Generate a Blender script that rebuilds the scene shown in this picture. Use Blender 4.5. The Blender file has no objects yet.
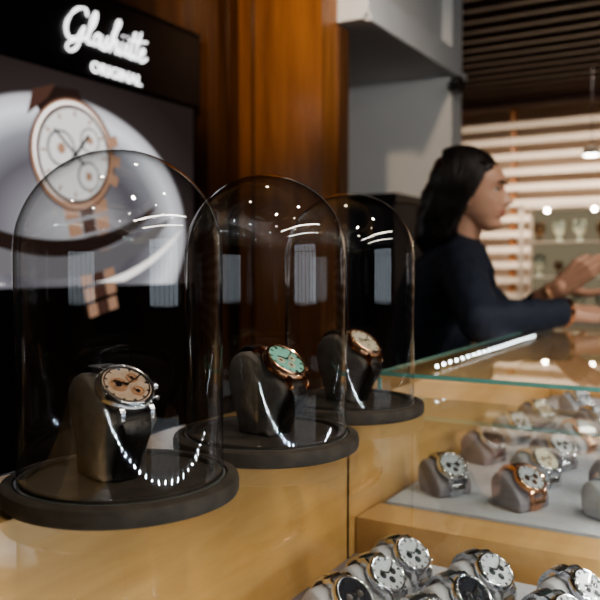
import bpy, bmesh, math, random
from math import sin, cos, pi, radians
from mathutils import Vector, Matrix
random.seed(7)
D = bpy.data
COL = bpy.context.scene.collection
bpy.context.scene.view_settings.look = 'AgX - Medium High Contrast'

# ------------------------------------------------------------------ materials
def newmat(name):
    m = D.materials.new(name); m.use_nodes = True
    nt = m.node_tree; nt.nodes.clear()
    out = nt.nodes.new('ShaderNodeOutputMaterial')
    return m, nt, out
def N(nt, t, **k):
    n = nt.nodes.new(t)
    for a, b in k.items(): setattr(n, a, b)
    return n
def pmat(name, col, rough=.5, metal=0., var=.12, scale=30., bump=0., stretch=(1,1,1), spec=.5, coat=0.):
    m, nt, out = newmat(name)
    b = N(nt, 'ShaderNodeBsdfPrincipled')
    tc = N(nt, 'ShaderNodeTexCoord'); mp = N(nt, 'ShaderNodeMapping')
    mp.inputs['Scale'].default_value = stretch
    no = N(nt, 'ShaderNodeTexNoise'); no.inputs['Scale'].default_value = scale; no.inputs['Detail'].default_value = 4
    nt.links.new(tc.outputs['Object'], mp.inputs[0]); nt.links.new(mp.outputs[0], no.inputs['Vector'])
    r = N(nt, 'ShaderNodeValToRGB')
    c = Vector(col)
    r.color_ramp.elements[0].position = .3; r.color_ramp.elements[1].position = .7
    r.color_ramp.elements[0].color = (*(c*(1-var)), 1); r.color_ramp.elements[1].color = (*(c*(1+var)), 1)
    nt.links.new(no.outputs['Fac'], r.inputs[0]); nt.links.new(r.outputs[0], b.inputs['Base Color'])
    b.inputs['Roughness'].default_value = rough; b.inputs['Metallic'].default_value = metal
    b.inputs['Specular IOR Level'].default_value = spec; b.inputs['Coat Weight'].default_value = coat
    b.inputs['Coat Roughness'].default_value = .08
    if bump:
        bp = N(nt, 'ShaderNodeBump'); bp.inputs['Strength'].default_value = bump; bp.inputs['Distance'].default_value = .002
        nt.links.new(no.outputs['Fac'], bp.inputs['Height']); nt.links.new(bp.outputs[0], b.inputs['Normal'])
    nt.links.new(b.outputs[0], out.inputs[0])
    return m
def wood(name, c1, c2, rough=.4, stretch=(8, 8, .6), scale=3., coat=.2):
    m, nt, out = newmat(name)
    b = N(nt, 'ShaderNodeBsdfPrincipled')
    tc = N(nt, 'ShaderNodeTexCoord'); mp = N(nt, 'ShaderNodeMapping'); mp.inputs['Scale'].default_value = stretch
    n1 = N(nt, 'ShaderNodeTexNoise'); n1.inputs['Scale'].default_value = scale; n1.inputs['Detail'].default_value = 8; n1.inputs['Distortion'].default_value = .6
    n2 = N(nt, 'ShaderNodeTexNoise'); n2.inputs['Scale'].default_value = scale*7; n2.inputs['Detail'].default_value = 3
    nt.links.new(tc.outputs['Object'], mp.inputs[0]); nt.links.new(mp.outputs[0], n1.inputs['Vector']); nt.links.new(mp.outputs[0], n2.inputs['Vector'])
    ad = N(nt, 'ShaderNodeMath', operation='MULTIPLY_ADD'); ad.inputs[1].default_value = .3
    nt.links.new(n2.outputs['Fac'], ad.inputs[0]); nt.links.new(n1.outputs['Fac'], ad.inputs[2])
    r = N(nt, 'ShaderNodeValToRGB'); r.color_ramp.elements[0].position = .45; r.color_ramp.elements[1].position = .85
    r.color_ramp.elements[0].color = (*c1, 1); r.color_ramp.elements[1].color = (*c2, 1)
    nt.links.new(ad.outputs[0], r.inputs[0]); nt.links.new(r.outputs[0], b.inputs['Base Color'])
    b.inputs['Roughness'].default_value = rough; b.inputs['Coat Weight'].default_value = coat; b.inputs['Coat Roughness'].default_value = .15
    nt.links.new(b.outputs[0], out.inputs[0])
    return m
def emat(name, col, st):
    m, nt, out = newmat(name)
    e = N(nt, 'ShaderNodeEmission'); e.inputs[0].default_value = (*col, 1); e.inputs[1].default_value = st
    nt.links.new(e.outputs[0], out.inputs[0]); return m
def glassmat(name, f0=.07, tint=(.97, .985, .98), edge=(.45, .5, .5), rough=0.0, epow=4.):
    m, nt, out = newmat(name)
    lw = N(nt, 'ShaderNodeLayerWeight'); lw.inputs[0].default_value = .5
    p = N(nt, 'ShaderNodeMath', operation='POWER'); p.inputs[1].default_value = 5
    ma = N(nt, 'ShaderNodeMath', operation='MULTIPLY_ADD'); ma.inputs[1].default_value = 1-f0; ma.inputs[2].default_value = f0
    nt.links.new(lw.outputs['Facing'], p.inputs[0]); nt.links.new(p.outputs[0], ma.inputs[0])
    p2 = N(nt, 'ShaderNodeMath', operation='POWER'); p2.inputs[1].default_value = epow
    nt.links.new(lw.outputs['Facing'], p2.inputs[0])
    mc = N(nt, 'ShaderNodeMix', data_type='RGBA'); mc.inputs['A'].default_value = (*tint, 1); mc.inputs['B'].default_value = (*edge, 1)
    nt.links.new(p2.outputs[0], mc.inputs['Factor'])
    t = N(nt, 'ShaderNodeBsdfTransparent'); g = N(nt, 'ShaderNodeBsdfGlossy'); g.inputs['Roughness'].default_value = rough
    nt.links.new(mc.outputs['Result'], t.inputs[0])
    mx = N(nt, 'ShaderNodeMixShader'); nt.links.new(ma.outputs[0], mx.inputs[0]); nt.links.new(t.outputs[0], mx.inputs[1]); nt.links.new(g.outputs[0], mx.inputs[2])
    nt.links.new(mx.outputs[0], out.inputs[0]); return m

M_WOOD = wood('maple_veneer', (.50, .29, .115), (.66, .42, .19), rough=.3, stretch=(4, .5, 4))
M_WOODV = wood('maple_veneer_side', (.52, .29, .10), (.68, .42, .17), rough=.28, stretch=(6, .7, 6))
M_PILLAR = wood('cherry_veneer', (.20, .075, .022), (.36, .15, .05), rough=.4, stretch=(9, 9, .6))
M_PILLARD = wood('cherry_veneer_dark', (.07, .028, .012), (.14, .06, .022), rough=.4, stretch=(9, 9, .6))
M_SLAT = wood('ceiling_slat_wood', (.030, .011, .007), (.06, .023, .013), rough=.5, stretch=(.6, 8, 8))
M_WHITE = pmat('white_paint', (.66, .67, .68), .7, var=.03, scale=5)
M_BLACK = pmat('black_panel', (.006, .006, .008), .35, var=.2)
M_DARKC = pmat('dark_cabinet', (.012, .014, .022), .4, var=.2)
M_FLOOR = pmat('floor_stone', (.12, .10, .085), .25, var=.1, scale=3)
M_CREAM = pmat('cream_wall', (.50, .38, .29), .7, var=.05, scale=4)
M_SCREEN = pmat('screen_slat', (.80, .70, .60), .5, var=.04, scale=4)
M_BASE = pmat('dark_felt_base', (.040, .034, .028), .62, var=.3, scale=60, bump=.25, spec=.35)
M_VELVET = pmat('charcoal_velvet', (.115, .107, .102), .95, var=.2, scale=90, bump=.3, spec=.1)
M_TRAY = pmat('pale_tray_fabric', (.44, .45, .50), .8, var=.05, scale=80, bump=.1)
M_PILLOW = pmat('grey_cushion_leather', (.40, .40, .43), .6, var=.06, scale=60, bump=.1)
M_PILLOWD = pmat('mauve_cushion', (.22, .20, .23), .6, var=.08, scale=60, bump=.1)
M_STEEL = pmat('polished_steel', (.74, .76, .80), .16, 1., var=.04)
M_GOLD = pmat('rose_gold', (.83, .47, .30), .16, 1., var=.04)
M_COPPER = pmat('champagne_dial', (.92, .72, .56), .25, .5, var=.10, scale=200)
M_COPPERD = pmat('copper_subdial', (.62, .38, .24), .35, .6, var=.2, scale=300)
M_MINT = pmat('mint_dial', (.30, .66, .56), .35, .1, var=.08, scale=200)
M_CREAMD = pmat('cream_dial', (.72, .68, .54), .35, .1, var=.08, scale=200)
M_WDIAL = pmat('silver_dial', (.60, .63, .67), .3, .2, var=.05, scale=200)
M_BDIAL = pmat('black_dial', (.02, .022, .03), .25, .1, var=.1, scale=200)
M_STRAP = pmat('black_leather_strap', (.012, .011, .012), .3, var=.3, scale=300, bump=.5)
M_HAND = pmat('dark_hands', (.03, .02, .02), .3, .5)
M_DOME = glassmat('dome_glass', f0=.12, tint=(.965, .97, .968), edge=(.26, .29, .29), epow=5.)
M_SHEET = glassmat('sheet_glass', f0=.075, tint=(.95, .975, .965), edge=(.75, .85, .82))
M_GEDGE = pmat('glass_edge_green', (.14, .36, .33), .1, var=.05, spec=.8)
M_RIM = pmat('glass_rim_grey', (.10, .11, .11), .08, var=.05, spec=.8)
M_CRYSTAL = glassmat('watch_crystal', f0=.05, tint=(.99, .99, .99), edge=(.8, .8, .8))
M_LED = emat('led_cool_white', (.85, .95, 1.0), 520)
M_LED2 = emat('led_and_reflection_white', (.9, .95, 1.0), 30)  # far strip LEDs, and the ledge dots that imitate a reflection
M_LAMP = emat('lamp_warm_white', (1, .88, .72), 60)
M_LETTER = emat('lit_white_letters', (1, 1, 1), 2.4)
M_METALD = pmat('dark_metal', (.03, .03, .035), .4, .8)

# ------------------------------------------------------------------ mesh builder
class MB:
    def __init__(s): s.v = []; s.f = []; s.m = []
    def add(s, verts, faces, mat=0, M=None):
        o = len(s.v)
        for p in verts:
            p = Vector(p)
            if M is not None: p = M @ p
            s.v.append(p)
        for f in faces: s.f.append([i+o for i in f]); s.m.append(mat)
    def box(s, c, sz, mat=0, M=None):
        x, y, z = c; a, b, d = sz[0]/2, sz[1]/2, sz[2]/2
        vs = [(x+i*a, y+j*b, z+k*d) for i in (-1, 1) for j in (-1, 1) for k in (-1, 1)]
        s.add(vs, [(0,1,3,2),(4,6,7,5),(0,4,5,1),(2,3,7,6),(0,2,6,4),(1,5,7,3)], mat, M)
    def bx(s, x0, x1, y0, y1, z0, z1, mat=0, M=None):
        s.box(((x0+x1)/2, (y0+y1)/2, (z0+z1)/2), (abs(x1-x0), abs(y1-y0), abs(z1-z0)), mat, M)
    def lathe(s, prof, seg=48, mat=0, M=None):
        vs = []; rings = []
        for r, z in prof:
            if r < 1e-6: rings.append([len(vs)]); vs.append((0, 0, z))
            else:
                rings.append(list(range(len(vs), len(vs)+seg)))
                vs += [(r*cos(2*pi*i/seg), r*sin(2*pi*i/seg), z) for i in range(seg)]
        fs = []
        for a, b in zip(rings, rings[1:]):
            for i in range(seg):
                j = (i+1) % seg
                if len(a) == 1 and len(b) == 1: continue
                if len(a) == 1: fs.append((a[0], b[j], b[i]))
                elif len(b) == 1: fs.append((a[i], a[j], b[0]))
                else: fs.append((a[i], a[j], b[j], b[i]))
        s.add(vs, fs, mat, M)
    def disc(s, r, z, seg=40, mat=0, M=None, ry=None):
        ry = ry or r
        s.add([(r*cos(2*pi*i/seg), ry*sin(2*pi*i/seg), z) for i in range(seg)], [tuple(range(seg))], mat, M)
    def prism(s, prof, y0, y1, mat=0, M=None, bev=0.0):
        n = len(prof); c = Vector((sum(p[0] for p in prof)/n, sum(p[1] for p in prof)/n))
        def ring(y, k):
            out = []
            for p in prof:
                d = Vector(p)-c; L = d.length or 1
                q = c + d*max(0, (L-k)/L); out.append((q.x, y, q.y))
            return out
        rings = [ring(y0, bev), ring(y0+bev*.3, bev*.3), ring(y0+bev, 0), ring(y1-bev, 0), ring(y1-bev*.3, bev*.3), ring(y1, bev)] if bev else [ring(y0, 0), ring(y1, 0)]
        vs = [p for r in rings for p in r]; fs = []
        for k in range(len(rings)-1):
            for i in range(n):
                j = (i+1) % n
                fs.append((k*n+i, k*n+j, (k+1)*n+j, (k+1)*n+i))
        fs.append(tuple(range(n))[::-1]); fs.append(tuple((len(rings)-1)*n+i for i in range(n)))
        s.add(vs, fs, mat, M)
    def band(s, pts, w0, w1, th, mat=0, M=None, links=False, mat2=None):
        P = [Vector((p[0], 0, p[1])) for p in pts]; n = len(P)
        nor = []
        for i in range(n):
            t = (P[min(i+1, n-1)]-P[max(i-1, 0)]).normalized(); nor.append(Vector((-t.z, 0, t.x)))
        def wd(i): return w0+(w1-w0)*i/(n-1)
        if links:
            for i in range(n-1):
                for k in range(3):
                    a = [-.5, -.2, .2][k]; b = [-.2, .2, .5][k]
                    g = .06
                    p0 = P[i].lerp(P[i+1], g); p1 = P[i].lerp(P[i+1], 1-g)
                    ex = .0004 if k == 1 else 0
                    vs = []
                    for (p, nn, w) in ((p0, nor[i], wd(i)), (p1, nor[i+1], wd(i+1))):
                        for yy in (a*w+.0003, b*w-.0003):
                            for o in (-th/2, th/2+ex): vs.append(p+nn*o+Vector((0, yy, 0)))
                    s.add(vs, [(0,1,3,2),(4,6,7,5),(0,4,5,1),(2,3,7,6),(0,2,6,4),(1,5,7,3)], mat, M)
            return
        vs = []; fs = []
        for i in range(n):
            w = wd(i)/2
            for (yy, o) in ((-w, -th/2), (-w, th*.25), (-w*.8, th/2), (w*.8, th/2), (w, th*.25), (w, -th/2)):
                vs.append(P[i]+nor[i]*o+Vector((0, yy, 0)))
        for i in range(n-1):
            for k in range(6):
                j = (k+1) % 6; fs.append((i*6+k, i*6+j, (i+1)*6+j, (i+1)*6+k))
        fs.append(tuple(range(6))); fs.append(tuple((n-1)*6+k for k in range(6)))
        s.add(vs, fs, mat, M)
    def mesh(s, name, mats, ang=35, smooth=True):
        me = D.meshes.new(name); me.from_pydata([tuple(p) for p in s.v], [], s.f)
        for m in mats: me.materials.append(m)
        me.polygons.foreach_set('material_index', s.m)
        bm = bmesh.new(); bm.from_mesh(me); bmesh.ops.recalc_face_normals(bm, faces=bm.faces); bm.to_mesh(me); bm.free()
        if smooth:
            me.polygons.foreach_set('use_smooth', [True]*len(me.polygons)); me.set_sharp_from_angle(angle=radians(ang))
        me.update(); return me
    def obj(s, name, mats, parent=None, M=None, ang=35, smooth=True):
        return mkobj(name, s.mesh(name, mats, ang, smooth), parent, M)
def mkobj(name, data, parent=None, M=None):
    o = D.objects.new(name, data); COL.objects.link(o)
    if parent:
        o.parent = parent; o.matrix_parent_inverse = Matrix.Translation(-parent.location)
    if M is not None: o.matrix_basis = M
    return o
def empty(name, loc=(0, 0, 0)):
    e = D.objects.new(name, None); e.location = loc; COL.objects.link(e); e.empty_display_size = .05; return e
def T(x, y, z): return Matrix.Translation((x, y, z))
def frame(o, x, y, z):
    m = Matrix.Identity(4)
    for i, c in enumerate((x, y, z)):
        for k in range(3): m[k][i] = c[k]
    m.translation = o; return m

ZL = .993    # counter glass surface
# ------------------------------------------------------------------ room shell
def room_box(name, x0, x1, y0, y1, z0, z1, mat):
    b = MB(); b.bx(x0, x1, y0, y1, z0, z1); return b.obj(name, [mat], smooth=False)
room_box('floor', -4.5, 4.5, -3.5, 7.6, -.1, 0, M_FLOOR)
room_box('ceiling', -4.5, 4.5, -3.5, 7.6, 2.75, 2.85, M_DARKC)
room_box('wall_left', -1.62, -1.52, -3.5, 3.0, 0, 2.75, M_PILLARD)
room_box('wall_partition', -1.62, -1.05, 3.0, 3.12, 0, 2.75, M_WHITE)
room_box('wall_far_left', -4.5, -4.4, 3.12, 7.5, 0, 2.75, M_CREAM)
room_box('wall_back', -4.4, 4.4, 7.0, 7.1, 0, 2.75, M_CREAM)
room_box('wall_right', 4.4, 4.5, -3.5, 7.5, 0, 2.75, M_PILLARD)
room_box('wall_front', -4.5, 4.4, -3.6, -3.5, 0, 2.75, M_DARKC)
b = MB(); b.bx(-1.52, -1.04, 2.2, 3.0, 1.915, 2.01); b.bx(-1.52, -1.09, 2.2, 3.0, 2.01, 2.75)
b.bx(-1.05, -1.03, 2.2, 3.12, 1.905, 1.93)
b.obj('trim_soffit', [M_WHITE], smooth=False)
b = MB(); b.bx(-1.03, -.995, 2.93, 2.98, 1.83, 1.885); b.lathe([(0, 0), (.012, 0), (.012, .012), (0, .014)], 16, 0, T(-1.012, 2.92, 1.86) @ Matrix.Rotation(radians(90), 4, 'X'))
b.bx(-1.05, -1.03, 2.95, 3.0, 1.85, 1.87)
b.obj('motion_sensor', [M_METALD])
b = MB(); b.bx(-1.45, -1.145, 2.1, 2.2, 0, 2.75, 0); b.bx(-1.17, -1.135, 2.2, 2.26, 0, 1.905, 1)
b.bx(-1.52, -1.45, 2.14, 2.2, 0, 2.75, 1); b.bx(-1.4, -1.39, 2.097, 2.1, 0, 2.75, 1)
b.obj('wooden_pillar', [M_PILLAR, M_PILLARD], smooth=False)
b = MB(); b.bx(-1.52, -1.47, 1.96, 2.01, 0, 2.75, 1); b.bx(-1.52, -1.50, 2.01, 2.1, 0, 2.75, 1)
b.obj('trim_wall_post', [M_PILLAR, M_PILLARD], smooth=False)
b = MB(); b.bx(-1.5, -1.1, 2.55, 2.95, .08, 1.38, 0); b.bx(-1.47, -1.13, 2.58, 2.95, 0, .08, 1); b.bx(-1.51, -1.09, 2.54, 2.95, 1.38, 1.41, 1)
b.bx(-1.303, -1.297, 2.545, 2.55, .1, 1.36, 1); b.bx(-1.33, -1.32, 2.53, 2.545, .8, .95, 2); b.bx(-1.28, -1.27, 2.53, 2.545, .8, .95, 2)
b.obj('dark_storage_cabinet', [M_DARKC, M_BLACK, M_STEEL], smooth=False)
b = MB(); y = 1.2
while y < 5.9:
    b.bx(-4.3, 4.3, y, y+.05, 2.40, 2.47); y += .17
for x in (-3, -1, 1, 3): b.bx(x-.03, x+.03, 1.2, 5.9, 2.47, 2.53)
for x in (-3, -1, 1, 3):
    for y in (1.6, 3.6, 5.6): b.bx(x-.01, x+.01, y, y+.02, 2.53, 2.75)
b.obj('ceiling_slats', [M_SLAT], smooth=False)
b = MB(); b.bx(-4.4, 4.4, 5.95, 6.1, 2.36, 2.75); b.obj('light_block_beam', [M_SLAT], smooth=False)  # added beam, stops back room light leaking above the screen

# ------------------------------------------------------------------ lit poster + header sign
sign = empty('illuminated_wall_sign', (-1.52, 1.2, 1.2))
b = MB(); b.bx(-1.52, -1.48, .2, 1.935, 1.64, 1.85); o = b.obj('header_box', [M_BLACK], sign, T(0, 0, 0), smooth=False)
b = MB(); b.bx(-1.52, -1.475, .2, 1.935, 1.85, 1.857); b.obj('header_trim', [M_METALD], sign, T(0, 0, 0), smooth=False)
def catmull(P, n=8):
    out = []
    P = [Vector(p) for p in P]; Q = [P[0]]+P+[P[-1]]
    for i in range(1, len(Q)-2):
        p0, p1, p2, p3 = Q[i-1:i+3]
        for k in range(n):
            t = k/n
            out.append(.5*((2*p1)+(-p0+p2)*t+(2*p0-5*p1+4*p2-p3)*t*t+(-p0+3*p1-3*p2+p3)*t**3))
    out.append(P[-1]); return out
strokes = [
 [(1.75,2.1),(1.45,2.6),(.8,2.45),(.2,1.7),(0,.8),(.35,.1),(1.0,.15),(1.45,.8),(1.6,1.15),(1.5,.4),(1.25,-.5),(.7,-.95),(.35,-.6),(.8,-.1),(1.8,.3),(2.4,1.4),(2.6,2.4),(2.4,2.6),(2.15,1.5),(2.15,.3),(2.45,.1),(2.75,.4)],
 [(3.3,.85),(2.95,1.0),(2.7,.5),(2.85,.05),(3.15,.35),(3.35,.95),(3.28,.25),(3.5,.1),(3.8,.6),(3.98,1.05),(4.0,.6),(4.1,.2),(3.85,0),(3.65,.12)],
 [(4.15,.2),(4.6,1.2),(4.95,2.4),(4.75,2.6),(4.5,1.4),(4.42,0),(4.55,.6),(4.9,1.0),(5.0,.5),(5.1,.08),(5.35,.3),(5.5,1.0),(5.42,.3),(5.6,.05),(5.9,.5),(6.05,1.0),(5.98,.3),(6.15,.05),(6.4,.4)],
 [(6.75,2.2),(6.55,1.0),(6.55,.2),(6.75,.05),(7.0,.4)],
 [(7.35,2.4),(7.12,1.1),(7.1,.2),(7.3,.05),(7.6,.35),(7.95,.8),(7.85,1.08),(7.6,.8),(7.6,.25),(7.9,.02),(8.4,.4)],
 [(6.2,1.4),(7.0,1.55),(8.1,1.75)], [(5.5,1.55),(5.53,1.6)], [(6.0,1.62),(6.03,1.67)]]
cu = D.curves.new('script_lettering', 'CURVE'); cu.dimensions = '3D'; cu.bevel_depth = .0034; cu.bevel_resolution = 2
for st in strokes:
    pts = catmull([(p[0]+.22*p[1], p[1], 0) for p in st], 7)
    sp = cu.splines.new('POLY'); sp.points.add(len(pts)-1)
    for q, p in zip(sp.points, pts):
        q.co = (p.x*.0355, p.y*.033, 0, 1); q.radius = .7+.6*abs(sin(p.x*2.1+p.y))
cu.materials.append(M_LETTER)
mkobj('script_lettering', cu, sign, frame(Vector((-1.475, 1.385, 1.716)), (0, 1, 0), (0, 0, 1), (1, 0, 0)))
tx = D.curves.new('small_lettering', 'FONT'); tx.body = 'ORIGINAL'; tx.size = .040; tx.extrude = .002; tx.offset = .0004; tx.materials.append(M_LETTER); tx.space_character = 1.05
mkobj('small_lettering', tx, sign, frame(Vector((-1.477, 1.475, 1.650)), (0, 1, 0), (0, 0, 1), (1, 0, 0)))

def poster_mat(name, yc, zc, ry, rz, stops, st, bg=None):
    m, nt, out = newmat(name)
    tc = N(nt, 'ShaderNodeTexCoord'); mp = N(nt, 'ShaderNodeMapping')
    mp.inputs['Location'].default_value = (0, -yc/ry, -zc/rz); mp.inputs['Scale'].default_value = (0, 1/ry, 1/rz)
    ln = N(nt, 'ShaderNodeVectorMath', operation='LENGTH')
    r = N(nt, 'ShaderNodeValToRGB')
    while len(r.color_ramp.elements) < len(stops): r.color_ramp.elements.new(.5)
    for e, (p, c) in zip(r.color_ramp.elements, stops): e.position = p; e.color = (*c, 1)
    e = N(nt, 'ShaderNodeEmission'); e.inputs[1].default_value = st
    nt.links.new(tc.outputs['Object'], mp.inputs[0]); nt.links.new(mp.outputs[0], ln.inputs[0]); nt.links.new(ln.outputs['Value'], r.inputs[0])
    nt.links.new(r.outputs[0], e.inputs[0]); nt.links.new(e.outputs[0], out.inputs[0]); return m
PM = poster_mat('poster_print', 1.42, 1.25, .62, .44,
   [(0, (.5, .5, .52)), (.40, (.14, .13, .15)), (.54, (.30, .30, .33)), (.66, (.88, .89, .93)), (.73, (.60, .59, .62)), (.755, (.045, .035, .034)), (1, (.028, .02, .018))], 1.0)
b = MB(); b.bx(-1.52, -1.50, .2, 1.93, 1.10, 1.635, 0); b.bx(-1.52, -1.505, .2, 1.93, .1, 1.10, 1)
b.bx(-1.52, -1.497, .2, 1.935, 1.635, 1.64, 1); b.bx(-1.52, -1.497, 1.925, 1.935, .1, 1.635, 1)
b.obj('poster_panel', [PM, M_BLACK], sign, T(0, 0, 0), smooth=False)
E_GOLD = emat('print_gold', (.62, .36, .24), .75); E_DIAL = emat('print_dial', (.80, .78, .76), 1.1); E_DK = emat('print_dark', (.03, .018, .015), 1.)
E_GREY = emat('print_grey', (.22, .21, .22), .8); E_BR = emat('print_brown', (.12, .06, .045), .8); E_HI = emat('print_highlight', (1, .93, .88), 1.6)
b = MB()
WY, WZ, WK = 1.435, 1.435, 1.28
def PF(y, z, k, rot=0, s=1.): return frame(Vector((-1.4998+k*.0006, y, z)), Vector((0, cos(rot), sin(rot)))*s, Vector((0, -sin(rot), cos(rot)))*s, (1, 0, 0))
b.add([(-.055, .05, 0), (.05, .08, 0), (.03, .13, 0), (-.035, .125, 0), (-.09, .10, 0)], [(0, 1, 2, 3, 4)], 2, PF(WY-.02, WZ, 1, 0, WK))
b.add([(-.10, .06, 0), (-.05, .10, 0), (-.03, .13, 0), (-.085, .11, 0)], [(0, 1, 2, 3)], 4, PF(WY-.02, WZ, 2, 0, WK))
for i in range(7):
    w = .062-.003*i
    for k, m in ((-.66, 0), (0, 4), (.66, 0)):
        b.add([((k-.3)*w, -.095-.034*i, 0), ((k+.3)*w, -.095-.034*i, 0), ((k+.3)*w, -.122-.034*i, 0), ((k-.3)*w, -.122-.034*i, 0)], [(0, 3, 2, 1)], m, PF(WY+.01, WZ, 2, .22, WK))
b.disc(.112, 0, 56, 4, PF(WY, WZ, 3, 0, WK)); b.disc(.108, 0, 56, 0, PF(WY, WZ, 4, 0, WK)); b.disc(.100, 0, 56, 5, PF(WY-.004, WZ+.004, 5, 0, WK)); b.disc(.097, 0, 56, 4, PF(WY, WZ, 6, 0, WK)); b.disc(.090, 0, 48, 1, PF(WY, WZ, 7, 0, WK))
for (dy, dz, r) in ((-.036, .008, .036), (.040, .032, .026), (.036, -.040, .030)):
    b.disc(r, 0, 32, 3, PF(WY+dy*WK, WZ+dz*WK, 8, 0, WK)); b.disc(r*.86, 0, 32, 1, PF(WY+dy*WK, WZ+dz*WK, 9, 0, WK)); b.disc(r*.3, 0, 20, 0, PF(WY+dy*WK, WZ+dz*WK, 10, 0, WK))
for i in range(12): b.box((0, .080, 0), (.005, .012, .0003), 0, PF(WY, WZ, 9, i*pi/6, WK))
b.box((0, .02, 0), (.005, .10, .0003), 2, PF(WY, WZ, 11, .9, WK)); b.box((0, .02, 0), (.007, .07, .0003), 2, PF(WY, WZ, 12, -.7, WK))
for a in (-.35, 0, .35): b.box((.118, 0, 0), (.022, .022, .0003), 0, PF(WY, WZ, 3, a, WK))
b.obj('printed_watch_picture', [E_GOLD, E_DIAL, E_DK, E_GREY, E_BR, E_HI], sign, T(0, 0, 0), smooth=False)
b = MB()
for (rad, wd, mi) in ((.50, .07, 0), (.56, .03, 2), (.43, .05, 1)):
    vs = []; n = 40
    for i in range(n+1):
        t = radians(215+110*i/n)
        for rr in (rad, rad-wd*(sin(pi*i/n)**.6+.02)):
            vs.append((0, rr*cos(t)*1.1, max(rr*sin(t)*.8, -.41)))
    b.add(vs, [(2*i, 2*i+1, 2*i+3, 2*i+2) for i in range(n)], mi, T(-1.4985+.0003*mi, 1.36, 1.52))
b.obj('printed_arc_bands', [E_GREY, E_DK, E_HI], sign, T(0, 0, 0), smooth=False)

# ------------------------------------------------------------------ display counter
ctr = empty('display_counter', (-.2, .8, 0))
I4 = Matrix.Identity(4)
b = MB()
b.bx(-.49, -.40, -.35, 1.85, ZL-.022, ZL-.0015, 0)
b.bx(-.415, -.40, -.35, .80, .80, ZL-.022, 1)
b.bx(-.415, -.402, .80, 1.85, .80, ZL-.022, 1)
b.bx(-.402, -.400, .795, .80, .80, ZL-.03, 2)
b.bx(-.49, -.475, -.35, 1.85, 0.0, ZL-.022, 1)
b.bx(-.475, .02, -.35, 1.85, .06, .80, 1)
b.bx(-.45, 0.0, -.33, 1.83, 0, .06, 2)
b.bx(-.40, .0, .82, .885, .80, .855, 0)
b.bx(-.40, .0, 1.835, 1.85, .80, 1.012, 0)
b.bx(-.40, .0, -.35, -.335, .80, ZL-.002, 0)
b.obj('wood_carcass', [M_WOOD, M_WOODV, M_PILLARD], ctr, I4, smooth=False)
b = MB(); b.bx(-.40, .0, -.335, .82, .80, .812, 0); b.bx(-.365, .0, -.30, .80, .812, .824, 1)
b.bx(-.40, .0, .885, 1.835, .80, .852, 0); b.bx(-.392, .0, .89, 1.83, .852, .857, 1)
b.obj('display_trays', [M_PILLOWD, M_TRAY], ctr, I4, smooth=False)
def quad(name, vs, mat, parent):
    b = MB(); b.add(vs, [(0, 1, 2, 3)]); return b.obj(name, [mat], parent, I4, smooth=False)
quad('near_glass_top', [(-.49, -.35, ZL), (.02, -.35, ZL), (.02, .885, ZL), (-.49, .885, ZL)], M_SHEET, ctr)
quad('far_glass_top', [(-.40, .885, 1.02), (.02, .885, 1.02), (.02, 1.85, 1.02), (-.40, 1.85, 1.02)], M_SHEET, ctr)
quad('glass_partition', [(-.40, .886, .857), (.018, .886, .857), (.018, .886, 1.012), (-.40, .886, 1.012)], M_SHEET, ctr)
quad('customer_side_glass', [(.019, -.35, .80), (.019, 1.85, .80), (.019, 1.85, 1.018), (.019, -.35, .99)], M_SHEET, ctr)
b = MB(); b.bx(-.402, .02, .882, .8845, 1.0155, 1.0205); b.bx(-.4025, -.4005, .885, 1.85, 1.0155, 1.0205)
b.bx(-.402, -.398, .882, .886, ZL, 1.013)
b.obj('glass_edges', [M_GEDGE], ctr, I4, smooth=False)
def leds(name, pts, r, parent, M=I4, mat=M_LED):
    bm = bmesh.new()
    for p in pts: bmesh.ops.create_icosphere(bm, subdivisions=1, radius=r, matrix=T(*p))
    me = D.meshes.new(name); bm.to_mesh(me); bm.free(); me.materials.append(mat)
    return mkobj(name, me, parent, M)
leds('led_strip', [(-.006, -.32+.046*i, .932) for i in range(26)], .0027, ctr)
leds('led_strip_far', [(-.006, .92+.034*i, .975) for i in range(27)], .0022, ctr, mat=M_LED2)
b = MB(); b.bx(-.002, .006, -.33, .88, .925, .939); b.bx(-.002, .006, .89, 1.83, .968, .982); b.obj('led_rail', [M_METALD], ctr, I4, smooth=False)
leds('led_reflection_dots', [(-.412, 1.12+.030*i, 1.0) for i in range(21)], .0026, ctr, mat=M_LED2)  # glowing dots stand in for the LED row's reflection on the ledge

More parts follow.
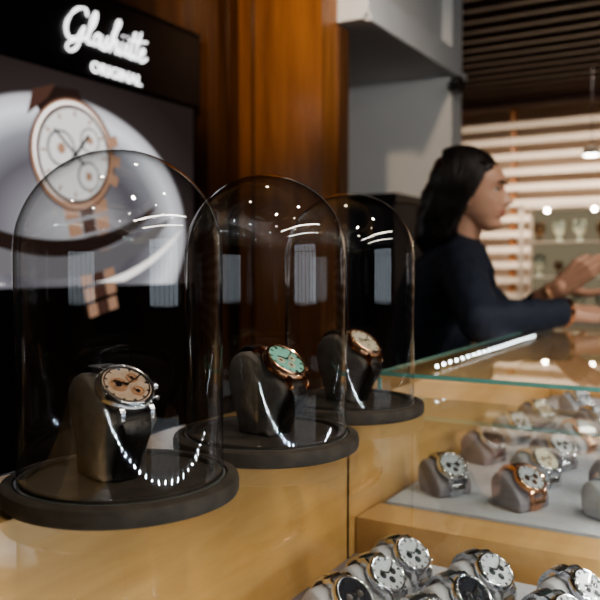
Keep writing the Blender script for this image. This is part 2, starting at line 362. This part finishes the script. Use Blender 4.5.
# ------------------------------------------------------------------ watches
def watch_geo(b, M, sub=True, big=False, bracelet=False, lugs=True):
    b.lathe([(0, 0), (.0165, 0), (.0192, .0012), (.0205, .003), (.0206, .0065), (.0196, .0082), (.0188, .0098), (.0178, .0103), (.0170, .0100), (.0166, .0088)], 56, 0, M)
    b.disc(.0168, .0088, 48, 1, M)
    for i in range(12):
        b.box((0, .0148, .0091), (.0011 if i % 3 else .0019, .0026, .0005), 3 if not big else 0, M @ Matrix.Rotation(i*pi/6, 4, 'Z') )
    if sub:
        for (x, y, r) in (((-.0055, .001, .0062), (.0062, .0056, .0042), (.0055, -.0065, .0045)) if big else ((-.007, 0, .0036), (.007, 0, .0036), (0, -.007, .0036))):
            b.lathe([(0, .0090), (r*.85, .0090), (r*.9, .0095), (r, .0095), (r, .0088)], 28, 2, M @ T(x, y, 0))
            b.disc(r*.35, .0093, 16, 0, M @ T(x, y, 0)); b.box((0, r*.35, .0094), (.0004, r*.8, .0003), 3, M @ T(x, y, 0) @ Matrix.Rotation(.7, 4, 'Z'))
    if big:
        b.lathe([(.0152, .0089), (.0152, .0096), (.0160, .0096), (.0160, .0089)], 48, 0, M)
    b.box((0, .004, .0098), (.0012, .010, .0003), 3, M @ Matrix.Rotation(1.0, 4, 'Z'))
    b.box((0, .006, .0100), (.0009, .014, .0003), 3, M @ Matrix.Rotation(-1.1, 4, 'Z'))
    b.disc(.001, .0102, 10, 0, M)
    b.lathe([(.0172, .0100), (.012, .0107), (0, .0109)], 40, 5, M)
    R = M @ T(.0205, 0, .0045) @ Matrix.Rotation(radians(90), 4, 'Y')
    b.lathe([(0, 0), (.0022, 0), (.0030, .0008), (.0030, .0030), (.0024, .0036), (0, .0037)], 14, 0, R)
    for a in (-.48, .48):
        R = M @ Matrix.Rotation(a, 4, 'Z') @ T(.0203, 0, .0045) @ Matrix.Rotation(radians(90), 4, 'Y')
        b.lathe([(0, 0), (.0016, 0), (.0016, .0022), (.0021, .0022), (.0021, .0032), (0, .0033)], 12, 0, R)
    for sx in (-1, 1):
        for sy in (-1, 1):
            vs = []
            for (y, z0, z1, w) in ((.0160, .001, .0075, .0036), (.0215, -.001, .0062, .0030), (.0252, -.0045, .0015, .0024)):
                for x in (.0108-w/2, .0108+w/2):
                    for z in (z0, z1): vs.append((sx*x, sy*y, z))
            fs = []
            for k in (0, 4):
                fs += [(k, k+1, k+5, k+4), (k+2, k+6, k+7, k+3), (k, k+4, k+6, k+2), (k+1, k+3, k+7, k+5)]
            fs += [(0, 2, 3, 1), (8, 9, 11, 10)]
            b.add(vs, fs, 0, M)

def smooth2(P, n=5): return [(p.x, p.y) for p in catmull([(a, c, 0) for a, c in P], n)]
KZ = .90
SP = smooth2([(-.017, 0), (.014, 0), (.0165, .006*KZ), (.0195, .022*KZ), (.027, .036*KZ), (.0325, .045*KZ), (.030, .0525*KZ), (.012, .067*KZ), (-.002, .0765*KZ), (-.013, .0785*KZ), (-.024, .073*KZ), (-.030, .060*KZ), (-.029, .043*KZ), (-.022, .022*KZ), (-.018, .006*KZ)], 4)
n_ = Vector((.62, 0, .785)).normalized(); u_ = Vector((-.785, 0, .62)).normalized()
WC = Vector((.0160, 0, .0632*KZ))
WM = frame(WC+n_*.0015, (0, 1, 0), u_, n_)
def stand(nm, pos, rz, wmats):
    b = MB(); b.prism(SP, -.018, .018, 0, None, bev=.0035)
    M = T(*pos) @ Matrix.Rotation(rz, 4, 'Z')
    b.obj('watch_stand', [M_VELVET], None, M, ang=50)
    b = MB(); watch_geo(b, WM, big=(nm == 0))
    f = WC-u_*.0235; t = WC+u_*.0235
    lo = smooth2([(f.x, f.z), (f.x+.0030, f.z-.006), (.0345, .030), (.0255, .016), (.0215, .006), (.0205, .0015)], 6)
    hi = smooth2([(t.x, t.z), (t.x-.007, t.z+.0020), (-.018, .0805*KZ+.0008), (-.029, .0715*KZ+.0005), (-.0335, .058*KZ), (-.0325, .045*KZ), (-.027, .03*KZ)], 6)
    b.band(lo, .020, .017, .0028, 4); b.band(hi[::-1], .016, .020, .0028, 4)
    b.obj('wristwatch', wmats+[M_CRYSTAL], None, M, ang=40)
domes = [(-.375, .400), (-.365, .569), (-.377, .754)]
WMATS = [[M_STEEL, M_COPPER, M_COPPERD, M_HAND, M_STRAP], [M_GOLD, M_MINT, M_CREAMD, M_HAND, M_STRAP], [M_GOLD, M_CREAMD, M_CREAMD, M_HAND, M_STRAP]]
for i, (x, y) in enumerate(domes):
    e = empty('glass_cloche', (x, y, ZL))
    M = T(x, y, ZL+.0004)
    k = .977
    b = MB(); b.lathe([(0, 0), (.079*k, 0), (.0815*k, .0012), (.0825*k, .0035), (.0825*k, .0095), (.0815*k, .012), (.079*k, .0132), (.0742*k, .0135), (.0738*k, .0118), (.0680, .0118), (.0676, .0150), (.066, .0158), (.0635, .0158), (.0625, .0150), (.0620, .0128), (0, .0128)], 128, 0)
    b.obj('round_base', [M_BASE], e, M, ang=40)
    r = .0697; zt = .236; prof = [(r, .0122), (r, .05), (r, .10), (r, .13), (r, zt-r)]
    for k in range(1, 25):
        t = pi/2*k/24; prof.append((r*cos(t) if k < 24 else 0, zt-r+r*sin(t)))
    b = MB(); b.lathe(prof, 128, 0); b.obj('glass_dome', [M_DOME], e, M, ang=80)
    b = MB(); b.lathe([(r-.0012, .0119), (r+.0012, .0119), (r+.0012, .0132), (r-.0012, .0132), (r-.0012, .0119)], 128, 0); b.obj('glass_rim', [M_RIM], e, M)
    dx, dy = [(-.007, -.003), (0, 0), (-.002, 0)][i]
    stand(i, (x+dx, y+dy, ZL+.0133), [-.33, -.14, -.14][i], WMATS[i])

CP = smooth2([(-.016, 0), (.022, 0), (.027, .007), (.026, .016), (.012, .032), (-.002, .042), (-.014, .041), (-.022, .030), (-.022, .012)], 4)
nn = Vector((.66, 0, .75)).normalized(); uu = Vector((-.75, 0, .66)).normalized()
TC = Vector((.0135, 0, .0315))
variants = []
for k, (dm, sm, cm) in enumerate(((M_WDIAL, M_STEEL, M_STEEL), (M_BDIAL, M_STEEL, M_STEEL), (M_CREAMD, M_COPPER, M_STEEL), (M_WDIAL, M_GOLD, M_GOLD))):
    b = MB(); watch_geo(b, frame(TC+nn*.001, (0, 1, 0), uu, nn))
    f = TC-uu*.023; t = TC+uu*.023
    lo = smooth2([(f.x, f.z), (f.x+.002, f.z-.005), (.029, .008), (.026, .001)], 3)
    hi = smooth2([(t.x, t.z), (t.x-.007, t.z+.001), (-.019, .043), (-.0255, .031), (-.025, .012), (-.021, .003)], 3)
    b.band(lo, .021, .020, .003, 4, links=True); b.band(hi[::-1], .018, .021, .003, 4, links=True)
    variants.append(b.mesh('wristwatch_steel', [cm, dm, sm, M_HAND, cm, M_CRYSTAL], 40))
cush = []
for m in (M_PILLOW, M_PILLOWD):
    b = MB(); b.prism(CP, -.026, .026, 0, None, bev=.004); cush.append(b.mesh('watch_cushion', [m], 50))
def trayw(x, y, z, v, c, rz):
    M = T(x, y, z) @ Matrix.Rotation(rz, 4, 'Z')
    mkobj('watch_cushion', cush[c], None, M @ T(0, 0, .0005)); mkobj('wristwatch', variants[v], None, M @ T(0, 0, .0005))
near = [(-.308, .728, 0), (-.224, .728, 0), (-.140, .730, 0), (-.06, .73, 2), (-.310, .668, 0), (-.226, .664, 1), (-.142, .666, 0), (-.315, .608, 1), (-.232, .604, 0)]
for (x, y, v) in near: trayw(x, y, .824, v, 0, radians(random.uniform(-20, -10)))
far = [(-.345, .965, 0), (-.245, .955, 3), (-.14, .965, 0), (-.05, .96, 1), (-.25, 1.055, 2), (-.15, 1.06, 0), (-.35, 1.15, 1), (-.25, 1.16, 0), (-.14, 1.17, 3), (-.345, 1.30, 0), (-.24, 1.29, 3), (-.14, 1.30, 0), (-.34, 1.44, 2), (-.24, 1.43, 0), (-.13, 1.43, 1), (-.05, 1.2, 0), (-.05, 1.35, 2), (-.3, 1.6, 0), (-.18, 1.6, 1)]
for (x, y, v) in far: trayw(x, y, .857, v, 1 if random.random() < .5 else 0, radians(random.uniform(-35, -20)))

# ------------------------------------------------------------------ background of the shop
b = MB(); z = .55
while z < 2.3:
    b.bx(-4.2, 4.2, 6.0, 6.03, z, z+.050, 0); z += .118
for x in (-3.6, -2.35, -1.62, -.4, .8, 2, 3.2): b.bx(x-.02, x+.02, 6.035, 6.09, 0, 2.355, 1)
b.obj('slatted_screen', [M_SCREEN, M_PILLAR], smooth=False)
vit = empty('lit_vitrine', (-1.1, 5.4, 0))
b = MB()
X0, X1, Y0, Y1 = -1.36, -.6, 5.25, 5.55
for x in (X0, X1-.02):
    for y in (Y0, Y1-.02): b.bx(x, x+.02, y, y+.02, 0, 1.56)
b.bx(X0, X1, Y0, Y1, 0, .85); b.bx(X0, X1, Y0, Y1, 1.54, 1.57)
b.obj('frame', [M_SCREEN], vit, I4, smooth=False)
for z in (1.08, 1.31): 
    b = MB(); b.bx(X0+.02, X1-.02, Y0+.01, Y1-.01, z, z+.008); b.obj('shelf', [M_SCREEN], vit, I4, smooth=False)
E_V = emat('vitrine_back_glow', (.50, .42, .28), .38)
b = MB(); b.bx(X0+.02, X1-.02, Y1-.012, Y1-.006, .86, 1.54); b.obj('backlit_panel', [E_V], vit, I4, smooth=False)
b = MB()
for zz in (.85, 1.088, 1.318):
    for x in (-1.26, -1.13, -1.0, -.86, -.73):
        s = random.uniform(.65, 1.0)
        b.lathe([(0, 0), (.03*s, 0), (.03*s, .008), (.012*s, .02), (.012*s, .04), (.04*s, .07*s), (.048*s, .11*s), (.038*s, .15*s), (.034*s, .15*s), (.036*s, .1*s), (0, .06*s)], 20, random.choice((0, 0, 1)), T(x, 5.38, zz))
b.obj('glass_vases', [pmat('pale_glassware', (.58, .66, .56), .08, .3, spec=.9), pmat('bronze_ware', (.25, .16, .09), .2, .8)], vit, I4)
leds('vitrine_lamps', [(x, 5.33, 1.525) for x in (-1.2, -.9)], .014, vit, mat=M_LAMP)
b = MB(); b.lathe([(0, .0), (.002, .0), (.002, .58), (0, .58)], 8, 1, T(-.85, 4.9, 1.85)); b.lathe([(.05, 0), (.055, .01), (.045, .04), (.012, .055), (0, .06)], 32, 2, T(-.85, 4.9, 1.815)); b.lathe([(0, -.012), (.035, -.008), (.048, .004)], 32, 0, T(-.85, 4.9, 1.817))
b.obj('pendant_lamp', [emat('pendant_glow', (1, .93, .82), 18), M_METALD, M_SCREEN])
b = MB(); b.bx(-1.9, -1.55, 4.6, 4.9, 0, .92, 0); b.bx(-1.93, -1.52, 4.57, 4.93, .92, .95, 1); b.bx(-1.78, -1.77, 4.597, 4.6, .05, .88, 1)
b.obj('low_cabinet', [M_PILLAR, M_WOOD], smooth=False)

win = empty('added_window_1', (4.39, .4, 1.3))  # unseen window, added to give the domes tall highlights
b = MB(); b.bx(4.385, 4.395, -1.0, 1.8, .9, 2.3); b.obj('glow_pane', [emat('pane_glow', (.80, .90, 1.0), 1.5)], win, I4, smooth=False)  # glowing pane, source of the vertical streaks in the dome glass
b = MB()
for y in (-1.04, -.55, -.1, .37, .84, 1.3, 1.8): b.bx(4.36, 4.4, y, y+.04, .86, 2.34)
for z in (.86, 1.6, 2.3): b.bx(4.36, 4.4, -1.04, 1.84, z, z+.04)
b.obj('frame', [M_METALD], win, I4, smooth=False)

cd = [(.3, .1), (-.55, .2), (-.55, .9), (.35, .9), (1.4, .2), (1.4, 1.0), (-.2, -.8), (.9, -1.0), (-.9, -.6), (.75, .5), (.75, -.4)]
b = MB()
for (x, y) in cd:
    b.lathe([(0, .01), (.032, .01), (.034, 0), (.05, 0), (.05, .05), (0, .05)], 24, 1, T(x, y, 2.34)); b.disc(.031, .008, 24, 0, T(x, y, 2.34)); b.bx(x-.006, x+.006, y-.006, y+.006, 2.39, 2.75, 1)
b.obj('ceiling_downlights', [M_LAMP, M_METALD])

# ------------------------------------------------------------------ woman
RV = Vector((.864, .503, 0)); FV = Vector((-.503, .864, 0)); UP = Vector((0, 0, 1))
def W(r, f, z): return RV*r+FV*f+UP*z
class Blob:
    def __init__(s): s.bm = bmesh.new()
    def ell(s, c, rad, M=I4, seg=20):
        bmesh.ops.create_uvsphere(s.bm, u_segments=seg, v_segments=seg//2+2, radius=1, matrix=M @ T(*c) @ Matrix.Diagonal((*rad, 1)))
    def cap(s, a, b, ra, rb, seg=14, M=I4):
        t = bmesh.new(); a = M @ Vector(a); b = M @ Vector(b)
        bmesh.ops.create_uvsphere(t, u_segments=seg, v_segments=8, radius=ra, matrix=T(*a)); bmesh.ops.create_uvsphere(t, u_segments=seg, v_segments=8, radius=rb, matrix=T(*b))
        r = bmesh.ops.convex_hull(t, input=t.verts)
        bmesh.ops.delete(t, geom=list({g for g in r['geom_interior']+r['geom_unused'] if isinstance(g, bmesh.types.BMVert)}), context='VERTS')
        me = D.meshes.new('t'); t.to_mesh(me); t.free(); s.bm.from_mesh(me); D.meshes.remove(me)
    def loft(s, rings, M=I4, seg=28):
        vs = []
        for (c, ax, ay) in rings:
            vs.append([s.bm.verts.new(M @ (Vector(c)+Vector(ax)*cos(2*pi*i/seg)+Vector(ay)*sin(2*pi*i/seg))) for i in range(seg)])
        for a, b in zip(vs, vs[1:]):
            for i in range(seg): s.bm.faces.new((a[i], a[(i+1) % seg], b[(i+1) % seg], b[i]))
        s.bm.faces.new(vs[0][::-1]); s.bm.faces.new(vs[-1])
    def obj(s, name, mat, parent, voxel=.006, smooth=3, disp=0, dscale=.06):
        bmesh.ops.recalc_face_normals(s.bm, faces=s.bm.faces)
        me = D.meshes.new(name); s.bm.to_mesh(me); s.bm.free(); me.materials.append(mat)
        me.polygons.foreach_set('use_smooth', [True]*len(me.polygons))
        o = mkobj(name, me, parent, I4)
        if voxel:
            m = o.modifiers.new('r', 'REMESH'); m.mode = 'VOXEL'; m.voxel_size = voxel; m.use_smooth_shade = True
            m = o.modifiers.new('s', 'SMOOTH'); m.factor = .5; m.iterations = smooth
        if disp:
            tx = D.textures.new(name+'_folds', 'CLOUDS'); tx.noise_scale = dscale
            m = o.modifiers.new('d', 'DISPLACE'); m.texture = tx; m.strength = disp; m.mid_level = .5; m.texture_coords = 'GLOBAL'
        return o
woman = empty('woman', W(.31, 1.9, 0))
M_SKIN = pmat('skin', (.62, .36, .25), .45, var=.05, scale=20); M_HAIR = pmat('dark_hair', (.014, .009, .008), .38, var=.3, scale=40, stretch=(1, 1, .2))
M_BLAZ = pmat('navy_blazer', (.010, .017, .036), .75, var=.25, scale=300, bump=.1); M_TROU = pmat('black_trousers', (.008, .008, .01), .8)
M_LIP = pmat('lips', (.45, .14, .11), .4); M_EYE = pmat('eye_white', (.7, .68, .66), .2); M_IRIS = pmat('iris', (.03, .015, .01), .1); M_SHOE = pmat('black_shoe', (.01, .01, .01), .25)
b = Blob()
rings = []
for (z, r, hd, hw) in ((.78, .29, .105, .16), (.86, .295, .11, .168), (.95, .315, .10, .150), (1.02, .335, .10, .145), (1.09, .355, .112, .155), (1.145, .372, .105, .160), (1.182, .382, .075, .135), (1.207, .388, .055, .085), (1.218, .393, .048, .064)):
    rings.append((W(r-.006, 1.9, z), RV*hd, FV*hw))
b.loft(rings)
shN = W(.362, 1.765, 1.155); elN = W(.362, 1.56, ZL+.046); wrN = W(.545, 1.625, 1.056)
b.cap(shN, elN, .056, .044); b.cap(elN, W(.54, 1.622, 1.055), .044, .031)
b.cap(W(.385, 1.86, 1.168), shN, .055, .054)
shF = W(.395, 2.03, 1.155); elF = W(.545, 2.03, 1.0)
b.cap(W(.39, 1.95, 1.165), shF, .055, .052); b.cap(shF, elF, .054, .043); b.cap(elF, W(.61, 1.925, 1.074), .043, .030)
b.obj('blazer', M_BLAZ, woman, .007, 4, .012, .05)
b = Blob()
for s in (-1, 1):
    b.cap(W(.365, 1.9+s*.05, 1.222), W(.43, 1.9+s*.055, 1.195), .012, .010); b.cap(W(.43, 1.9+s*.055, 1.195), W(.467, 1.9+s*.02, 1.11), .010, .008)
    b.cap(W(.34, 1.9, 1.232), W(.365, 1.9+s*.05, 1.222), .012, .012)
b.obj('collar', M_BLAZ, woman, .004, 3)
b = Blob()
for f in (1.82, 1.98):
    b.cap(W(.29, f, .84), W(.31, f, .47), .092, .062); b.cap(W(.31, f, .47), W(.275, f, .09), .060, .045)
b.ell(W(.29, 1.9, .84), (.11, .15, .09)); b.obj('trousers', M_TROU, woman, .009, 4)
b = Blob()
for f in (1.82, 1.98):
    b.cap(W(.26, f, .04), W(.38, f, .03), .038, .028); b.cap(W(.26, f, .035), W(.265, f, .10), .036, .036)
b.obj('shoes', M_SHOE, woman, .006, 2)
# head
yaw = radians(-20)
hx = (RV*cos(yaw)+FV*sin(yaw)); hy = UP.cross(hx).normalized()
hx = (hx-UP*.03).normalized(); hz = hx.cross(hy).normalized()
HS = .94
HM = frame(W(.417, 1.88, 1.322), hx*HS, hy*HS, hz*HS)
RG = [(-.094,.036,.014,.010),(-.091,.052,.004,.024),(-.085,.066,-.006,.033),(-.076,.073,-.018,.040),(-.062,.070,-.033,.047),(-.050,.075,-.05,.053),(-.040,.077,-.06,.057),(-.026,.076,-.068,.062),(-.010,.074,-.076,.067),(.012,.072,-.084,.070),(.022,.075,-.087,.071),(.032,.078,-.090,.072),(.046,.076,-.092,.072),(.062,.069,-.090,.069),(.078,.054,-.080,.060),(.092,.032,-.058,.043),(.101,.002,-.03,.018)]
def lerp_rg(z):
    for a, c in zip(RG, RG[1:]):
        if z <= c[0]:
            t = (z-a[0])/(c[0]-a[0]); return [a[i]+(c[i]-a[i])*t for i in range(1, 4)]
    return RG[-1][1:]
g = lambda d, s: math.exp(-(d/s)**2)
def build_head():
    bm = bmesh.new(); NZ, NA = 110, 110; rows = []
    zs = [-.094+.195*i/(NZ-1) for i in range(NZ)]
    raw = [lerp_rg(z) for z in zs]
    for _ in range(3):
        raw = [raw[0]]+[[(raw[i-1][k]+2*raw[i][k]+raw[i+1][k])/4 for k in range(3)] for i in range(1, NZ-1)]+[raw[-1]]
    for z, (xf, xb, w) in zip(zs, raw):
        c = (xf+xb)/2*.3; row = []
        for j in range(NA):
            t = 2*pi*j/NA; ct = cos(t)
            t2 = t-.15*sin(2*t)*(1 if ct > 0 else 0)
            ct, st = cos(t2), sin(t2)
            x = c+(xf-c if ct > 0 else c-xb)*ct; y = w*st; zz = z
            if ct > 0:
                x -= .0085*g(abs(y)-.030, .013)*g(z-.011, .012)
                x += .0035*g(abs(y)-.036, .014)*g(z+.016, .014)+.0035*g(abs(y)-.026, .018)*g(z-.029, .007)
                if z > -.017: hh = max(0, min(1, (.022-z)/.039))**1.15*.0255
                else: hh = .0255*max(0, 1-((-.017-z)/.0125))**.6 if z > -.0295 else 0
                x += hh*g(y, .0062+.0045*max(0, min(1, (.018-z)/.036)))
                x += .0045*g(abs(y)-.0115, .005)*g(z+.021, .006)
                lw = g(y, .0175)
                x += .0055*lw*g(z+.0375, .0042)+.0065*lw*g(z+.0495, .0048)-.003*lw*g(z+.0432, .0016)
                x -= .002*g(z+.060, .005)*g(y, .02); x += .004*g(z+.076, .010)*g(y, .016)
            if z < -.05: zz += (.04-max(0, x))*.35*min(1, (-.05-z)/.03) if x < .04 else 0
            row.append(bm.verts.new((x, y, zz)))
        rows.append(row)
    for a, c in zip(rows, rows[1:]):
        for j in range(NA):
            f = bm.faces.new((a[j], a[(j+1) % NA], c[(j+1) % NA], c[j])); m = f.calc_center_median()
            if m.x > .05 and abs(m.y) < .0225:
                k = 1-(abs(m.y)/.0225)**2
                if -.0435-.0105*k**.6 < m.z < -.0435+.0085*k**.6: f.material_index = 1
    bm.faces.new(rows[0][::-1]); bm.faces.new(rows[-1])
    bm.transform(HM)
    return bm
bmh = build_head()
me = D.meshes.new('head'); bmesh.ops.recalc_face_normals(bmh, faces=bmh.faces); bmh.to_mesh(me); bmh.free(); me.materials.append(M_SKIN); me.materials.append(M_LIP)
me.polygons.foreach_set('use_smooth', [True]*len(me.polygons)); mkobj('head', me, woman, I4)
b = Blob(); nb = HM.inverted() @ W(.385, 1.9, 1.205)
b.cap((-.018, 0, -.03), nb, .046, .050, M=HM, seg=24); b.cap(nb, HM.inverted() @ W(.41, 1.9, 1.18), .05, .04, M=HM, seg=24)
b.cap((-.005, 0, -.045), (.026, 0, -.062), .034, .026, M=HM, seg=20)
b.obj('neck', M_SKIN, woman, .004, 4)
for s in (-1, 1):
    EM = HM @ T(-.008, s*.0705, -.002) @ Matrix.Rotation(s*radians(18), 4, 'Z') @ Matrix.Rotation(radians(-12), 4, 'Y')
    b = Blob(); b.ell((0, 0, 0), (.0165, .0045, .027), EM)
    P = lambda t: (.0145*cos(t+pi/2), s*.004, .026*sin(t+pi/2))
    for k in range(10): b.cap(P(radians(-60+24*k)), P(radians(-36+24*k)), .0032, .0032, M=EM, seg=8)
    b.ell((-.002, s*.002, -.026), (.007, .004, .008), EM); b.obj('ear', M_SKIN, woman, .0018, 2)
    b = Blob(); b.ell((.0535, s*.0305, .0110), (.0118,)*3, HM, 28); b.obj('eye', M_EYE, woman, 0)
    b = Blob(); b.ell((.0600, s*.0322, .0110), (.0066,)*3, HM, 20); b.obj('iris', M_IRIS, woman, 0)
    b = Blob(); b.ell((.0528, s*.0305, .0168), (.0128, .0132, .0098), HM, 28); b.ell((.0522, s*.0305, .0040), (.0122, .0128, .0066), HM, 28); b.obj('eyelids', M_SKIN, woman, 0)
    b = Blob(); b.cap((.0655, s*.020, .0120), (.0662, s*.030, .0150), .0013, .0016, M=HM, seg=8); b.cap((.0662, s*.030, .0150), (.0595, s*.0430, .0130), .0016, .0018, M=HM, seg=8)
    b.cap((.0785, s*.012, .0280), (.0755, s*.028, .0325), .0022, .0024, M=HM, seg=8); b.cap((.0755, s*.028, .0325), (.0640, s*.046, .0285), .0024, .0012, M=HM, seg=8)
    b.obj('brow_and_lashes', M_HAIR, woman, 0)
b = Blob()
b.ell((-.026, 0, .037), (.090, .080, .082), HM, 28); b.ell((-.055, 0, -.01), (.070, .078, .078), HM, 24)
b.cap((-.066, 0, -.02), (-.090, 0, -.100), .068, .056, M=HM)
for s in (-1, 1):
    b.cap((.032, s*.044, .064), (.002, s*.066, .018), .018, .016, M=HM); b.cap((.002, s*.066, .018), (-.030, s*.070, -.045), .017, .020, M=HM); b.cap((-.030, s*.070, -.045), (-.060, s*.064, -.105), .020, .022, M=HM)
    b.cap((-.034, s*.060, .01), (-.070, s*.060, -.105), .026, .026, M=HM)
b.obj('hair_mass', M_HAIR, woman, .005, 3, .010, .03)
cu = D.curves.new('hair_strands', 'CURVE'); cu.dimensions = '3D'; cu.bevel_depth = .0012; cu.bevel_resolution = 1
for i in range(820):
    s = random.choice((-1, -1, 1)); t = random.random(); j = lambda k=.006: random.uniform(-k, k)
    x0 = .058-.125*t
    top = math.sqrt(max(0, 1-((x0+.026)/.092)**2)); lag = .5+.5*random.random()
    P = [(x0, s*.006, .037+.086*top), (x0-.008, s*(.045*(.45+.55*top))+j(), .037+.077*top), (x0*.75-.016, s*.085*(.66+.34*top)+j(), .035+j()), (x0*.66-.042+j(), s*(.089+j()), -.022), (x0*.56-.066+j(), s*(.086*(.5+.5*lag)), -.072+j()), (x0*.5-.070+j(.022), s*.074*lag*random.uniform(.4, 1.2), -.125+j(.024))]
    pts = catmull(P, 5); sp = cu.splines.new('POLY'); sp.points.add(len(pts)-1)
    for k, (q, p) in enumerate(zip(sp.points, pts)):
        p = HM @ p; q.co = (*p, 1); q.radius = 1.15-.9*(k/len(pts))**2
cu.materials.append(M_HAIR); mkobj('hair_strands', cu, woman, I4)
def hand(name, wrist, fx, back, side, curls, thumb, forearm):
    fx = fx.normalized(); bz = (back-fx*back.dot(fx)).normalized(); ty = bz.cross(fx).normalized()*side
    M = frame(wrist, fx, ty, bz)
    b = Blob(); b.cap(M.inverted() @ forearm, (0, 0, 0), .027, .022, M=M)
    Y = [.024, .008, -.009, -.025]; L = [.066, .074, .068, .053]; K = [.080, .084, .079, .071]
    for y, k in zip(Y, K): b.cap((.004, y*.55, 0), (k, y, 0), .0135, .0095, M=M)
    b.ell((.045, 0, -.004), (.038, .030, .012), M)
    for y, l, k, c in zip(Y, L, K, curls):
        p = Vector((k, y, 0)); a = 0; r = .0083
        spread = y*2.2
        for seg, fr in enumerate((.45, .30, .25)):
            a += c*(.8 if seg == 0 else 1.0)
            d = Vector((cos(a), spread*cos(a), -sin(a))).normalized(); q = p+d*l*fr
            b.cap(p, q, r, r*.9, M=M, seg=12); p = q; r *= .9
    p = Vector((.018, .020, -.006)); r = .0118
    for (d, l) in ((Vector((.62, .75, -.25)), .038), (Vector((.80, .5, -.35+thumb)), .030), (Vector((.92, .25, -.35+thumb)), .024)):
        q = p+d.normalized()*l; b.cap(p, q, r, r*.86, M=M, seg=12); p = q; r *= .86
    b.obj(name, M_SKIN, woman, .0022, 2)
    return M
d = (W(.70, 1.66, 1.045)-wrN)
hand('right_hand', W(.562, 1.63, 1.055), d, UP+FV*-.35, 1, (.2, .28, .35, .42), 0, W(.53, 1.62, 1.055))
wl = W(.632, 1.895, 1.098)
hand('left_hand', wl, W(.70, 1.86, 1.165)-wl, FV*-.8+UP*.6, -1, (.25, .5, .6, .7), .1, W(.60, 1.93, 1.07))
def ring(name, c, ax, r, th, mat, n=1, off=.006):
    z = ax.normalized(); x = z.orthogonal().normalized(); y = z.cross(x)
    b = MB()
    for k in range(n):
        M = frame(c+z*off*k, x, y, z); prof = [(r+th*cos(t*pi/4), th*sin(t*pi/4)) for t in range(9)]
        b.lathe(prof, 32, 0, M)
    return b.obj(name, [mat], woman, I4)
ring('bracelet', W(.552, 1.6265, 1.0555), d, .028, .003, M_GOLD, 2)
ring('bracelet_beads', W(.618, 1.912, 1.083), wl-W(.60, 1.93, 1.07), .027, .0035, M_COPPERD, 2)

# ------------------------------------------------------------------ lights
def look(o, tgt):
    o.rotation_euler = (Vector(tgt)-o.location).to_track_quat('-Z', 'Y').to_euler()
def spot(name, loc, tgt, e, ang=60, col=(1, .86, .68), rad=.03, blend=.6):
    l = D.lights.new(name, 'SPOT'); l.energy = e; l.spot_size = radians(ang); l.spot_blend = blend; l.color = col; l.shadow_soft_size = rad
    o = mkobj(name, l); o.location = loc; look(o, tgt); return o
def area(name, loc, tgt, e, sx, sy, col=(1, .9, .78), spread=180):
    l = D.lights.new(name, 'AREA'); l.shape = 'RECTANGLE'; l.size = sx; l.size_y = sy; l.energy = e; l.color = col; l.spread = radians(spread)
    o = mkobj(name, l); o.location = loc; look(o, tgt); return o
spot('spotlight_domes', (.3, .1, 2.33), (-.37, .5, 1.0), 36, 50)
spot('spotlight_counter', (.35, .9, 2.33), (-.25, 1.0, .9), 28, 55, (1, .92, .84))
spot('spotlight_pillar', (-.85, 1.15, 2.3), (-1.27, 2.1, 1.95), 36, 48, (1, .74, .48))
spot('spotlight_woman', (.6, 1.6, 2.33), (-.38, 1.95, 1.25), 30, 45, (1, .9, .8))
spot('spotlight_partition', (-.6, 1.7, 1.9), (-1.25, 3.0, 1.85), 13, 80, (1, .97, .92))
o = area('case_led_light', (-.012, .25, .925), (-.03, .25, .80), 2.2, .006, 1.1, (1, .90, .75)); o.rotation_euler = (0, radians(8), 0)
o = area('case_led_light_far', (-.012, 1.35, .967), (-.03, 1.35, .80), 3.6, .006, .9, (1, .95, .90)); o.rotation_euler = (0, radians(8), 0)
area('ceiling_strip_light', (1.3, .6, 2.38), (1.3, .6, 0), 22, .06, 2.4)
area('ceiling_strip_light', (2.1, .6, 2.38), (2.1, .6, 0), 18, .06, 2.4)
area('backroom_light', (-1.2, 6.5, 2.3), (-1.2, 7.0, 1.2), 5, 4, .1, (1, .74, .52), 140)
area('backroom_front_light', (-.9, 4.7, 2.33), (-1.2, 6.0, 1.4), 24, 2.4, .1, (1, .84, .68), 80)
w = D.worlds.new('shop_ambient'); bpy.context.scene.world = w; w.use_nodes = True
w.node_tree.nodes['Background'].inputs[0].default_value = (.6, .55, .5, 1); w.node_tree.nodes['Background'].inputs[1].default_value = .05

# ------------------------------------------------------------------ camera
cam = D.cameras.new('camera'); cam.sensor_width = 24; cam.sensor_height = 24; cam.lens = 31.2
cam.dof.use_dof = True; cam.dof.focus_distance = .61; cam.dof.aperture_fstop = 5.6; cam.clip_start = .02
co = mkobj('camera', cam); co.location = (0, 0, 1.15); co.rotation_euler = (radians(90-2.42), 0, radians(30.2))
bpy.context.scene.camera = co
